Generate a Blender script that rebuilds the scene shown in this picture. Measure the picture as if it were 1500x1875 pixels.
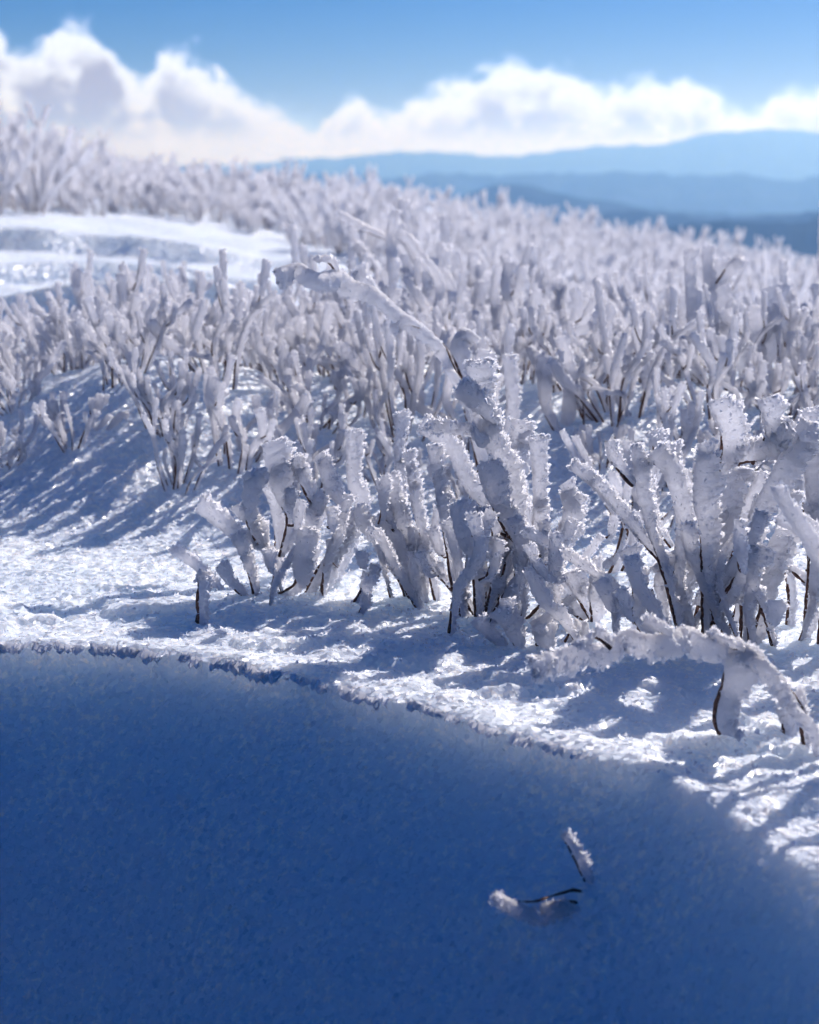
import bpy, math, random
import numpy as np
from mathutils import Vector

# ------------------------------------------------------------------ scene
scene = bpy.context.scene
COL = scene.collection
for o in list(bpy.data.objects):
    bpy.data.objects.remove(o)

# camera ------------------------------------------------------------------
CAM_Z = 0.5
PITCH = math.radians(12.6)
FPX = 2885.0                      # focal length in pixels of the 1500 x 1875 photograph
cam_d = bpy.data.cameras.new('camera')
cam = bpy.data.objects.new('camera', cam_d)
COL.objects.link(cam)
cam.location = (0, 0, CAM_Z)
cam.rotation_euler = (math.pi / 2 - PITCH, 0, 0)
cam_d.sensor_fit = 'VERTICAL'
cam_d.sensor_height = 36.0
cam_d.sensor_width = 36.0
cam_d.lens = 36.0 * FPX / 1875.0
cam_d.clip_start = 0.02
cam_d.clip_end = 300000.0
cam_d.dof.use_dof = True
cam_d.dof.focus_distance = 1.70
cam_d.dof.aperture_fstop = 6.3
scene.camera = cam

# light -------------------------------------------------------------------
SUN_AZ = math.radians(36)         # to the right of the view direction (+Y)
SUN_EL = math.radians(37)
sun_dir = Vector((math.sin(SUN_AZ) * math.cos(SUN_EL), math.cos(SUN_AZ) * math.cos(SUN_EL), math.sin(SUN_EL)))
sun_d = bpy.data.lights.new('sun', 'SUN')
sun_d.energy = 5.0
sun_d.angle = math.radians(0.5)
sun_d.color = (1.0, 0.92, 0.87)
sun = bpy.data.objects.new('sun', sun_d)
COL.objects.link(sun)
sun.location = (30, 40, 40)
sun.rotation_euler = sun_dir.to_track_quat('Z', 'Y').to_euler()

scene.view_settings.view_transform = 'Standard'
scene.view_settings.look = 'None'
scene.view_settings.gamma = 1.0
scene.view_settings.use_curve_mapping = False
scene.view_settings.exposure = 0.3

scene.render.engine = 'CYCLES'
cy = scene.cycles
cy.use_denoising = True
try:
    cy.denoiser = 'OPENIMAGEDENOISE'
except Exception:
    pass
cy.max_bounces = 8
cy.diffuse_bounces = 6
cy.glossy_bounces = 2
cy.transmission_bounces = 4
cy.volume_bounces = 2
cy.sample_clamp_indirect = 4.0
cy.use_adaptive_sampling = True
cy.adaptive_threshold = 0.045
cy.adaptive_min_samples = 16


class NT:
    """small helper for building node trees"""
    def __init__(self, tree):
        self.t = tree
        self.n = tree.nodes
        self.l = tree.links

    def new(self, kind, **kw):
        nd = self.n.new(kind)
        for k, v in kw.items():
            setattr(nd, k, v)
        return nd

    def put(self, sock, v):
        if isinstance(v, bpy.types.NodeSocket):
            self.l.new(v, sock)
        else:
            sock.default_value = v

    def math(self, op, a, b=None, c=None, clamp=False):
        nd = self.new('ShaderNodeMath', operation=op, use_clamp=clamp)
        self.put(nd.inputs[0], a)
        if b is not None:
            self.put(nd.inputs[1], b)
        if c is not None:
            self.put(nd.inputs[2], c)
        return nd.outputs[0]

    def smooth(self, x, a, b, lo=0.0, hi=1.0):
        nd = self.new('ShaderNodeMapRange', interpolation_type='SMOOTHSTEP')
        self.put(nd.inputs['Value'], x)
        nd.inputs['From Min'].default_value = a
        nd.inputs['From Max'].default_value = b
        nd.inputs['To Min'].default_value = lo
        nd.inputs['To Max'].default_value = hi
        return nd.outputs['Result']

    def mix(self, f, a, b):
        nd = self.new('ShaderNodeMix', data_type='RGBA')
        self.put(nd.inputs['Factor'], f)
        self.put(nd.inputs['A'] if False else nd.inputs[6], a)
        self.put(nd.inputs[7], b)
        return nd.outputs[2]

    def noise(self, vec, scale, detail=2.0, rough=0.5, dist=0.0):
        nd = self.new('ShaderNodeTexNoise')
        if vec is not None:
            self.put(nd.inputs['Vector'], vec)
        nd.inputs['Scale'].default_value = scale
        nd.inputs['Detail'].default_value = detail
        nd.inputs['Roughness'].default_value = rough
        nd.inputs['Distortion'].default_value = dist
        return nd


# sky: Nishita plus a bank of cumulus that runs all round the horizon ----------
world = bpy.data.worlds.new('World')
scene.world = world
world.use_nodes = True
world.cycles.sampling_method = 'NONE'
w = NT(world.node_tree)
w.n.clear()
sky = w.new('ShaderNodeTexSky', sky_type='NISHITA')
sky.sun_disc = False
sky.sun_elevation = SUN_EL
sky.sun_rotation = SUN_AZ
sky.altitude = 1500
sky.air_density = 1.0
sky.dust_density = 1.3
sky.ozone_density = 5.0
hs = w.new('ShaderNodeHueSaturation')
hs.inputs['Saturation'].default_value = 1.38
tint = w.new('ShaderNodeMix', data_type='RGBA', blend_type='MULTIPLY')
tint.inputs['Factor'].default_value = 1.0
tint.inputs[7].default_value = (0.76, 0.80, 1.06, 1)
w.l.new(sky.outputs[0], tint.inputs[6])
w.l.new(tint.outputs[2], hs.inputs['Color'])
bg_sky = w.new('ShaderNodeBackground')
bg_sky.inputs['Strength'].default_value = 0.05
w.l.new(hs.outputs[0], bg_sky.inputs['Color'])

tc = w.new('ShaderNodeTexCoord')
sep = w.new('ShaderNodeSeparateXYZ')
w.l.new(tc.outputs['Generated'], sep.inputs[0])
DEG = 180.0 / math.pi
az = w.math('MULTIPLY', w.math('ARCTAN2', sep.outputs[0], sep.outputs[1]), DEG)
el = w.math('MULTIPLY', w.math('ARCSINE', sep.outputs[2]), DEG)
nz1 = w.noise(tc.outputs['Generated'], 24.0, 2.0, 0.55)
nz2 = w.noise(tc.outputs['Generated'], 62.0, 3.0, 0.6)
s1 = w.new('ShaderNodeSeparateColor')
w.l.new(nz1.outputs['Color'], s1.inputs[0])
s2 = w.new('ShaderNodeSeparateColor')
w.l.new(nz2.outputs['Color'], s2.inputs[0])


def warp(base, c1, c2, a1, a2):
    v = w.math('MULTIPLY_ADD', w.math('SUBTRACT', c1, 0.5), a1, base)
    return w.math('MULTIPLY_ADD', w.math('SUBTRACT', c2, 0.5), a2, v)


azw = warp(az, s1.outputs[0], s2.outputs[0], 2.4, 1.9)
elw = warp(el, s1.outputs[1], s2.outputs[1], 1.3, 1.5)
# skyline of the cloud bank: azimuth in degrees -> height of the tops in degrees, and how thick (grey) the bank is there
TOPS = [(-18, 2.2), (-16.6, 4.4), (-15.4, 5.0), (-14.2, 4.4), (-13.2, 3.9), (-12.3, 4.6), (-11.4, 4.7), (-10.5, 4.3), (-9.3, 3.2), (-8.6, 3.7), (-7.9, 4.05),
        (-7.2, 3.6), (-6.2, 2.7), (-5.0, 2.0), (-3.9, 1.4), (-3.2, 1.35), (-2.6, 2.1), (-1.9, 2.35), (-1.0, 2.0), (0.0, 2.3), (0.9, 2.75),
        (1.7, 2.7), (2.6, 3.3), (3.6, 3.55), (4.8, 3.25), (5.8, 3.05), (6.7, 2.75), (7.6, 3.0), (8.6, 2.85), (9.6, 3.0), (10.6, 2.5),
        (11.6, 2.1), (13.0, 2.4), (15.0, 2.65), (18, 2.2)]
GREY = [(-18, .5), (-13, 1.0), (-10, 1.0), (-7.5, .9), (-5, .8), (-2, .8), (0, .9), (3, .9), (7, .9), (12, .9), (18, .7)]


def curve(sock, pts, vmax):
    nd = w.new('ShaderNodeFloatCurve')
    c = nd.mapping.curves[0]
    P = [((x + 18) / 36.0, v / vmax) for x, v in pts]
    c.points[0].location = P[0]
    c.points[1].location = P[-1]
    for p in P[1:-1]:
        c.points.new(*p)
    nd.mapping.update()
    w.put(nd.inputs['Value'], w.math('MULTIPLY_ADD', sock, 1 / 36.0, 0.5))
    return w.math('MULTIPLY', nd.outputs[0], vmax)


az = w.math('MINIMUM', w.math('MAXIMUM', azw, -18.0), 18.0)
top = curve(az, TOPS, 6.0)
dens = w.math('SUBTRACT', w.math('SUBTRACT', top, 0.22), elw)                    # degrees below the cloud tops
cover = w.smooth(dens, -0.18, 0.42)
wisp = w.noise(tc.outputs['Generated'], 42.0, 3.0, 0.6)
core = w.math('MULTIPLY', w.smooth(dens, 0.45, 1.6), curve(az, GREY, 1.0))
base = w.smooth(el, 0.5, 1.3, 0.15, 1.0)
shade = w.math('MULTIPLY', w.math('MULTIPLY', core, base), w.smooth(wisp.outputs['Fac'], 0.32, 0.52))
ccol = w.mix(shade, (0.80, 0.90, 1.14, 1), (0.34, 0.32, 0.38, 1))
# pale veil low over the horizon, under the bank
veil = w.smooth(w.math('ADD', elw, w.math('MULTIPLY', wisp.outputs['Fac'], 0.6)), 2.5, 0.9)
ccol2 = w.mix(cover, (0.37, 0.58, 1.12, 1), ccol)
allc = w.math('MAXIMUM', cover, w.math('MULTIPLY', veil, 0.93))
bg_c = w.new('ShaderNodeBackground')
bg_c.inputs['Strength'].default_value = 1.0
w.l.new(ccol2, bg_c.inputs['Color'])
mx = w.new('ShaderNodeMixShader')
w.l.new(allc, mx.inputs[0])
w.l.new(bg_sky.outputs[0], mx.inputs[1])
w.l.new(bg_c.outputs[0], mx.inputs[2])
wo = w.new('ShaderNodeOutputWorld')
w.l.new(mx.outputs[0], wo.inputs['Surface'])


# ------------------------------------------------------------------ helpers
def hash01(ix, iy, iz, seed):
    n = (ix.astype(np.int64) * 374761393 + iy.astype(np.int64) * 668265263 + iz.astype(np.int64) * 2147483647 + seed * 974634777) & 0xffffffff
    n = ((n ^ (n >> 13)) * 1274126177) & 0xffffffff
    n = ((n ^ (n >> 16)) * 2246822519) & 0xffffffff
    return ((n ^ (n >> 15)) & 0xffff) / 65535.0


def vn2(x, y, seed=0):
    """smooth value noise in -1..1"""
    x = np.asarray(x, float); y = np.asarray(y, float)
    ix = np.floor(x); iy = np.floor(y)
    fx = x - ix; fy = y - iy
    fx = fx * fx * (3 - 2 * fx); fy = fy * fy * (3 - 2 * fy)
    z = np.zeros_like(ix)
    a = hash01(ix, iy, z, seed); b = hash01(ix + 1, iy, z, seed)
    c = hash01(ix, iy + 1, z, seed); d = hash01(ix + 1, iy + 1, z, seed)
    return (a + (b - a) * fx + (c - a) * fy + (a - b - c + d) * fx * fy) * 2 - 1


def fbm2(x, y, octs=3, seed=0, gain=0.5):
    s = 0; a = 1.0; f = 1.0
    for k in range(octs):
        s = s + a * vn2(x * f + 17.3 * k, y * f - 9.1 * k, seed + k)
        a *= gain; f *= 2.03
    return s


def sst(a, b, x):
    t = np.clip((x - a) / (b - a), 0, 1)
    return t * t * (3 - 2 * t)


def mk_mesh(name, V, faces_list, mats, smooth=True, mat_idx=None):
    """V (n,3); faces_list: list of (m,3) or (m,4) int arrays; mat_idx: per array material slot; smooth: bool or per array"""
    me = bpy.data.meshes.new(name)
    V = np.ascontiguousarray(V, dtype=np.float32)
    me.vertices.add(len(V))
    me.vertices.foreach_set('co', V.ravel())
    fl = [np.asarray(f, dtype=np.int32) for f in faces_list if len(f)]
    keep = [i for i, f in enumerate(faces_list) if len(f)]
    loops = np.concatenate([f.ravel() for f in fl])
    tot = np.concatenate([np.full(len(f), f.shape[1], np.int32) for f in fl])
    start = np.concatenate([[0], np.cumsum(tot)[:-1]]).astype(np.int32)
    me.loops.add(len(loops))
    me.loops.foreach_set('vertex_index', loops)
    me.polygons.add(len(tot))
    me.polygons.foreach_set('loop_start', start)
    if mat_idx is not None:
        mi = np.concatenate([np.full(len(f), mat_idx[k], np.int32) for k, f in zip(keep, fl)])
        me.polygons.foreach_set('material_index', mi)
    if isinstance(smooth, (list, tuple)):
        sm = np.concatenate([np.full(len(f), smooth[k], bool) for k, f in zip(keep, fl)])
    else:
        sm = np.full(len(tot), smooth, bool)
    me.polygons.foreach_set('use_smooth', sm)
    for m in mats:
        me.materials.append(m)
    me.update(calc_edges=True)
    return me


def link(name, data, parent=None):
    o = bpy.data.objects.new(name, data)
    COL.objects.link(o)
    if parent is not None:
        o.parent = parent
    return o


def tag(o, label=None, cat=None, group=None, kind=None):
    if label: o['label'] = label
    if cat: o['category'] = cat
    if group: o['group'] = group
    if kind: o['kind'] = kind
    return o


def px_ray(px, py):
    u = (px - 750.0) / FPX; v = (937.5 - py) / FPX
    cp, sp = math.cos(PITCH), math.sin(PITCH)
    return np.array([u, cp + v * sp, -sp + v * cp])     # scaled so that depth along the axis is 1


def at(px, py, depth):
    """the point seen at pixel (px, py), at this depth along the viewing axis"""
    return np.array([0, 0, CAM_Z]) + px_ray(px, py) * depth


def project(P):
    x, y, z = P[..., 0], P[..., 1], P[..., 2] - CAM_Z
    cp, sp = math.cos(PITCH), math.sin(PITCH)
    dep = y * cp - z * sp
    v = y * sp + z * cp
    return 750 + FPX * x / dep, 937.5 - FPX * v / dep, dep


# ------------------------------------------------------------------ materials
def new_mat(name):
    m = bpy.data.materials.new(name)
    m.use_nodes = True
    t = NT(m.node_tree)
    t.n.clear()
    out = t.new('ShaderNodeOutputMaterial')
    return m, t, out


def snow_material():
    m, t, out = new_mat('snow')
    tcn = t.new('ShaderNodeTexCoord')
    p = t.new('ShaderNodeBsdfPrincipled')
    # bluish crust with whiter rime grains; flecks paint in light the grains catch
    g2 = t.noise(tcn.outputs['Object'], 9.0, 3.0, 0.6)

    g3 = t.noise(tcn.outputs['Object'], 120.0, 2.0, 0.55, 0.6)
    g4 = t.noise(tcn.outputs['Object'], 300.0, 2.0, 0.6)
    gm = t.math('ADD', g3.outputs['Fac'], t.math('MULTIPLY', t.math('SUBTRACT', g4.outputs['Fac'], 0.5), 0.45))
    gm = t.math('ADD', gm, t.math('MULTIPLY', t.math('SUBTRACT', g2.outputs['Fac'], 0.5), 0.40))
    gm = t.smooth(gm, 0.53, 0.72)
    gc = t.mix(gm, (0.67, 0.78, 0.94, 1), (0.88, 0.905, 0.965, 1))
    t.l.new(gc, p.inputs['Base Color'])
    p.inputs['Roughness'].default_value = 0.55
    p.inputs['Specular IOR Level'].default_value = 0.2
    p.inputs['Subsurface Weight'].default_value = 0.5
    p.inputs['Subsurface Radius'].default_value = (0.8, 0.9, 1.0)
    p.inputs['Subsurface Scale'].default_value = 0.24
    n1 = t.noise(tcn.outputs['Object'], 260.0, 3.0, 0.6)
    n2 = t.noise(tcn.outputs['Object'], 60.0, 2.0, 0.5)
    hgt = t.math('MULTIPLY_ADD', n2.outputs['Fac'], 2.0, n1.outputs['Fac'])
    b = t.new('ShaderNodeBump')
    b.inputs['Strength'].default_value = 0.4
    b.inputs['Distance'].default_value = 0.003
    t.l.new(hgt, b.inputs['Height'])
    # glints: every ice grain has a facing of its own
    vor = t.new('ShaderNodeTexVoronoi')
    vor.inputs['Scale'].default_value = 190.0
    t.l.new(tcn.outputs['Object'], vor.inputs['Vector'])
    geo = t.new('ShaderNodeNewGeometry')
    va = t.new('ShaderNodeVectorMath', operation='SUBTRACT')
    t.l.new(vor.outputs['Color'], va.inputs[0])
    va.inputs[1].default_value = (0.5, 0.5, 0.5)
    vs = t.new('ShaderNodeVectorMath', operation='SCALE')
    t.l.new(va.outputs[0], vs.inputs[0])
    vs.inputs['Scale'].default_value = 1.6
    vb = t.new('ShaderNodeVectorMath', operation='ADD')
    t.l.new(vs.outputs[0], vb.inputs[0])
    t.l.new(geo.outputs['Normal'], vb.inputs[1])
    vn = t.new('ShaderNodeVectorMath', operation='NORMALIZE')
    t.l.new(vb.outputs[0], vn.inputs[0])
    # the same facets, softer, shade the grains themselves
    fs = t.new('ShaderNodeVectorMath', operation='SCALE')
    t.l.new(va.outputs[0], fs.inputs[0])
    fs.inputs['Scale'].default_value = 1.0
    fa = t.new('ShaderNodeVectorMath', operation='ADD')
    t.l.new(fs.outputs[0], fa.inputs[0])
    t.l.new(b.outputs[0], fa.inputs[1])
    fn = t.new('ShaderNodeVectorMath', operation='NORMALIZE')
    t.l.new(fa.outputs[0], fn.inputs[0])
    t.l.new(fn.outputs[0], p.inputs['Normal'])
    g = t.new('ShaderNodeBsdfGlossy')
    g.inputs['Roughness'].default_value = 0.28
    t.l.new(vn.outputs[0], g.inputs['Normal'])
    ms = t.new('ShaderNodeMixShader')
    ms.inputs[0].default_value = 0.035
    t.l.new(p.outputs[0], ms.inputs[1])
    t.l.new(g.outputs[0], ms.inputs[2])
    t.l.new(ms.outputs[0], out.inputs['Surface'])
    return m


def rime_material():
    m, t, out = new_mat('rime')
    tcn = t.new('ShaderNodeTexCoord')
    n1 = t.noise(tcn.outputs['Object'], 420.0, 3.0, 0.6)
    n2 = t.noise(tcn.outputs['Object'], 90.0, 2.0, 0.5)
    hgt = t.math('MULTIPLY_ADD', n2.outputs['Fac'], 2.0, n1.outputs['Fac'])
    b = t.new('ShaderNodeBump')
    b.inputs['Strength'].default_value = 0.5
    b.inputs['Distance'].default_value = 0.0025
    t.l.new(hgt, b.inputs['Height'])
    d = t.new('ShaderNodeBsdfDiffuse')
    d.inputs['Color'].default_value = (0.93, 0.94, 0.982, 1)
    t.l.new(b.outputs[0], d.inputs['Normal'])
    tr = t.new('ShaderNodeBsdfTranslucent')
    tr.inputs['Color'].default_value = (0.935, 0.945, 0.987, 1)
    t.l.new(b.outputs[0], tr.inputs['Normal'])
    ms = t.new('ShaderNodeMixShader')
    ms.inputs[0].default_value = 0.68
    t.l.new(d.outputs[0], ms.inputs[1])
    t.l.new(tr.outputs[0], ms.inputs[2])
    g = t.new('ShaderNodeBsdfGlossy')
    g.inputs['Roughness'].default_value = 0.35
    t.l.new(b.outputs[0], g.inputs['Normal'])
    m2 = t.new('ShaderNodeMixShader')
    m2.inputs[0].default_value = 0.03
    t.l.new(ms.outputs[0], m2.inputs[1])
    t.l.new(g.outputs[0], m2.inputs[2])
    t.l.new(m2.outputs[0], out.inputs['Surface'])
    return m


def flake_material():
    """single ice flakes: thin plates that pass half of the light"""
    m, t, out = new_mat('frost_flake')
    d = t.new('ShaderNodeBsdfDiffuse')
    d.inputs['Color'].default_value = (0.92, 0.93, 0.96, 1)
    tr = t.new('ShaderNodeBsdfTranslucent')
    tr.inputs['Color'].default_value = (0.92, 0.93, 0.97, 1)
    ms = t.new('ShaderNodeMixShader')
    ms.inputs[0].default_value = 0.55
    t.l.new(d.outputs[0], ms.inputs[1])
    t.l.new(tr.outputs[0], ms.inputs[2])
    t.l.new(ms.outputs[0], out.inputs['Surface'])
    return m


def bark_material():
    m, t, out = new_mat('bark')
    tcn = t.new('ShaderNodeTexCoord')
    n1 = t.noise(tcn.outputs['Object'], 300.0, 3.0, 0.6)
    c = t.mix(t.smooth(n1.outputs['Fac'], 0.35, 0.7), (0.055, 0.026, 0.018, 1), (0.22, 0.11, 0.075, 1))
    p = t.new('ShaderNodeBsdfPrincipled')
    t.l.new(c, p.inputs['Base Color'])
    p.inputs['Roughness'].default_value = 0.75
    t.l.new(p.outputs[0], out.inputs['Surface'])
    return m


def forest_material():
    m, t, out = new_mat('forest_slope')
    tcn = t.new('ShaderNodeTexCoord')
    n1 = t.noise(tcn.outputs['Object'], 0.0015, 5.0, 0.6)
    c = t.mix(t.smooth(n1.outputs['Fac'], 0.4, 0.65), (0.016, 0.030, 0.045, 1), (0.040, 0.060, 0.085, 1))
    p = t.new('ShaderNodeBsdfDiffuse')
    t.l.new(c, p.inputs['Color'])
    t.l.new(p.outputs[0], out.inputs['Surface'])
    return m


SNOW = snow_material()
RIME = rime_material()
FLAKE = flake_material()
BARK = bark_material()
FOREST = forest_material()

# ------------------------------------------------------------------ terrain
# lip of the drift: pixels traced along it, brought onto the level z = 0
LIP_PX = [(-900, 1105), (-500, 1135), (-200, 1152), (0, 1165), (200, 1172), (370, 1190), (550, 1225), (750, 1272), (1000, 1338), (1230, 1412),
          (1380, 1500), (1500, 1600), (1650, 1740)]
_l = []
for (a, b) in LIP_PX:
    r = px_ray(a, b)
    _l.append((r[0] * CAM_Z / -r[2], r[1] * CAM_Z / -r[2]))
LIP = np.array(_l)
LIP = np.vstack([[-3.0, LIP[0, 1] + 0.15], LIP, [LIP[-1, 0] + 0.12, LIP[-1, 1] - 0.15], [3.0, LIP[-1, 1] - 0.4]])


def catmull(P, n_per=14):
    P = np.asarray(P, float)
    if len(P) == 2:
        t = np.linspace(0, 1, n_per + 1)[:, None]
        return P[0] * (1 - t) + P[1] * t
    Q = np.vstack([2 * P[0] - P[1], P, 2 * P[-1] - P[-2]])
    out = []
    for i in range(1, len(Q) - 2):
        p0, p1, p2, p3 = Q[i - 1], Q[i], Q[i + 1], Q[i + 2]
        t = np.linspace(0, 1, n_per, endpoint=False)[:, None]
        out.append(0.5 * ((2 * p1) + (-p0 + p2) * t + (2 * p0 - 5 * p1 + 4 * p2 - p3) * t ** 2 + (-p0 + 3 * p1 - 3 * p2 + p3) * t ** 3))
    out.append(P[-1:])
    return np.vstack(out)


LIPC = LIP.copy()
_xs = np.linspace(-3, 3, 1200)
_ys = np.interp(_xs, LIPC[:, 0], LIPC[:, 1])
_k = np.hanning(41); _k /= _k.sum()
_ys = np.convolve(np.pad(_ys, 20, mode='edge'), _k, mode='valid')
_slope = np.gradient(_ys, _xs)


def lip_y(x):
    return np.interp(x, _xs, _ys)


def lip_cos(x):
    return 1 / np.sqrt(1 + np.interp(x, _xs, _slope) ** 2)


# drop of the lee face as a function of the distance from the lip
_fd = np.linspace(0, 3, 3001)
_fs = np.radians(np.interp(_fd, [0, 0.05, 0.10, 0.15, 0.22, 0.34, 0.55, 1.0, 3], [35.0, 37.5, 41, 43, 44.5, 45, 45, 44, 43]))
_fz = np.concatenate([[0], np.cumsum(np.tan(_fs))[:-1]]) * (_fd[1] - _fd[0])


def lip_shelf(x):
    z0 = np.zeros_like(x)
    return np.maximum(0.013 + 0.010 * vn2(x * 80, z0 + 1.5, 71) + 0.007 * vn2(x * 27, z0 + 4.5, 72), 0.001) * (1 - sst(0.14, 0.26, x))


TWIG = (0.124, 1.180)                             # where the twig comes out of the lee face


def terrain(x, y, fine=False):
    x = np.asarray(x, float); y = np.asarray(y, float)
    s = (y - lip_y(x)) * lip_cos(x)              # > 0 behind the lip, < 0 on the lee face
    step = 0.010 * (1 - sst(0.14, 0.26, x))       # small overhanging edge, dying out to the right
    plate = 0.012 * fbm2(x * 3.1, y * 3.1, 2, 5) * sst(0.02, 0.3, s) - 0.006 * sst(0.0, 0.06, s) * (1 - sst(0.06, 0.3, s))
    # the bank on which the shrubs stand
    bank0 = 2.02 + 0.08 * vn2(x * 2.2, x * 0 + 3.3, 8) + 0.10 * sst(-0.1, -0.5, -x) * 0
    bank = 0.10 * sst(0.0, 0.55, y - bank0)
    mound = 0.075 * np.exp(-((x + 0.42) / 0.22) ** 2 - ((y - 2.55) / 0.28) ** 2)
    mound = mound + 0.06 * np.exp(-((x - 0.35) / 0.25) ** 2 - ((y - 2.5) / 0.3) ** 2) + 0.05 * np.exp(-((x - 0.02) / 0.2) ** 2 - ((y - 2.75) / 0.25) ** 2)
    up = plate + bank + mound
    # far part: the land tips down to the right
    S = sst(2.4, 8.5, y)
    xe = np.clip(x, -9, 9)
    up = up + S * (0.0 - 0.105 * (xe + 1.4) - 0.06 * np.maximum(xe, 0))
    up = up + 0.05 * fbm2(x * 0.5, y * 0.5, 3, 11) * sst(3, 9, y)
    # wind-cut drifts on the open snow at the back left; each has a steep face towards the camera
    left = 1 - sst(-0.55, -0.10, x + 0.02 * (y - 4.5) + 0.15 * vn2(y * 1.3, x * 0.7, 3))
    for (yc, h, wl, sd) in ((3.55, 0.20, 1.25, 21), (5.15, 0.10, 1.6, 22), (7.0, 0.19, 2.8, 23)):
        e = yc + 0.22 * vn2(x * 1.1, x * 0 + yc, sd) + 0.07 * vn2(x * 3.7, x * 0 + yc, sd + 4)
        q = y - e
        saw = np.where(q < 0, 0, np.where(q < 0.05, sst(0, 0.05, q), 1 - sst(0.05, wl, q)))
        amp = h * np.clip(0.7 + 0.7 * vn2(x * 1.7, x * 0 + 7.7, sd + 9), 0.1, 1.2)
        up = up + left * amp * saw
    face = np.interp(np.maximum(-s, 0), _fd, _fz) + np.maximum(-s - 3, 0) * math.tan(math.radians(42))
    face = face * (1 + 0.3 * sst(0.05, 0.4, x) + 0.25 * sst(0.1, 0.45, -x))
    # the lip itself: a jagged shelf that stands out over the face
    jag = lip_shelf(x)
    cut = sst(0.0, 0.005, -s - jag)
    low = -(1 - cut) * 0.35 * face - cut * (face + step)
    # wind tails behind the buried twigs on the lee face
    roll = 0.0030 * fbm2((x * 0.78 - y * 0.62) * 3.2, (x * 0.62 + y * 0.78) * 13, 3, 31) * sst(0.12, 0.28, -s)
    # the little drift that buries the twig, with its tail to leeward
    tx, ty = x - TWIG[0], y - TWIG[1]
    ta, tb = tx * 0.85 - ty * 0.53, tx * 0.53 + ty * 0.85
    tail = 0.022 * np.exp(-(ta / np.where(ta < 0, 0.11, 0.035)) ** 2 - (tb / 0.026) ** 2)
    z = np.where(s > 0, up, low + roll + tail)
    # the hill ends: away from the camera and to the sides everything falls to the valley
    r = np.sqrt(x * x + y * y)
    d = np.maximum(r - 17.0, 0)
    fall = np.where(d < 40, 0.004 * d * d, 6.4 + 0.32 * (d - 40))
    back = np.where(y < -4, np.minimum((-4 - y) * 0.1, 30), 0)
    z = z - np.minimum(fall, 900) - back * 0
    if fine:
        near = 1 - sst(2.6, 4.0, y)
        g = 0.0022 * vn2(x * 70, y * 70, 41) + 0.0017 * vn2(x * 150, y * 150, 42) + 0.0022 * fbm2(x * 19, y * 19, 2, 43)
        behind = sst(0.0, 0.01, s)
        # broken crust: shallow plates
        crust = fbm2(x * 9 + 2 * y, y * 16, 2, 47)
        plates = 0.008 * sst(0.25, 0.33, crust) * np.exp(-((s - 0.09) / 0.08) ** 2)
        pits = 0.0036 * vn2(x * 42, y * 30, 44) + 0.0030 * vn2(x * 95, y * 70, 45)
        z = z + near * (g * (0.2 + 0.2 * sst(0.1, 0.2, -s) + 0.75 * behind) + plates * behind + pits * (1 - behind) * sst(0.10, 0.24, -s))
        z = z + 0.012 * fbm2(x * 5, y * 5, 3, 51) * sst(3, 5, y) * (1 - sst(20, 40, r))
    return np.maximum(z, -900)


def axis(lo, hi, fine_lo, fine_hi, step, ratio):
    a = list(np.arange(fine_lo, fine_hi, step))
    v, s = fine_hi, step
    while v < hi:
        a.append(v); s *= ratio; v += s
    a.append(hi)
    b = []
    v, s = fine_lo - step, step
    while v > lo:
        b.append(v); s *= ratio; v -= s
    b.append(lo)
    return np.array(b[::-1] + a)


def build_ground():
    X = axis(-70000, 70000, -0.62, 0.62, 0.0037, 1.09)
    Ya = axis(-70000, 2.3, 0.98, 2.296, 0.004, 1.12)
    Yb = [2.3]
    st = 0.005
    while Yb[-1] < 70000:
        st *= 1.011 if Yb[-1] < 9 else 1.05
        Yb.append(Yb[-1] + st)
    Ya = Ya[Ya < 2.2975]
    Y = np.concatenate([Ya, Yb])
    XX, YY = np.meshgrid(X, Y)
    Z = terrain(XX, YY, True)
    V = np.stack([XX, YY, Z], -1).reshape(-1, 3)
    nx, ny = len(X), len(Y)
    i = np.arange(nx - 1)[None, :] + nx * np.arange(ny - 1)[:, None]
    F = np.stack([i, i + 1, i + 1 + nx, i + nx], -1).reshape(-1, 4)
    far = np.abs(V[F[:, 0]]).max(1) > 150
    me = mk_mesh('ground', V, [F[~far], F[far]], [SNOW, FOREST], True, [0, 1])
    o = link('snow_ground', me)
    tag(o, 'wind-packed white snow with a blue shaded drift face in front', kind='structure')
    return o


build_ground()


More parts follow.
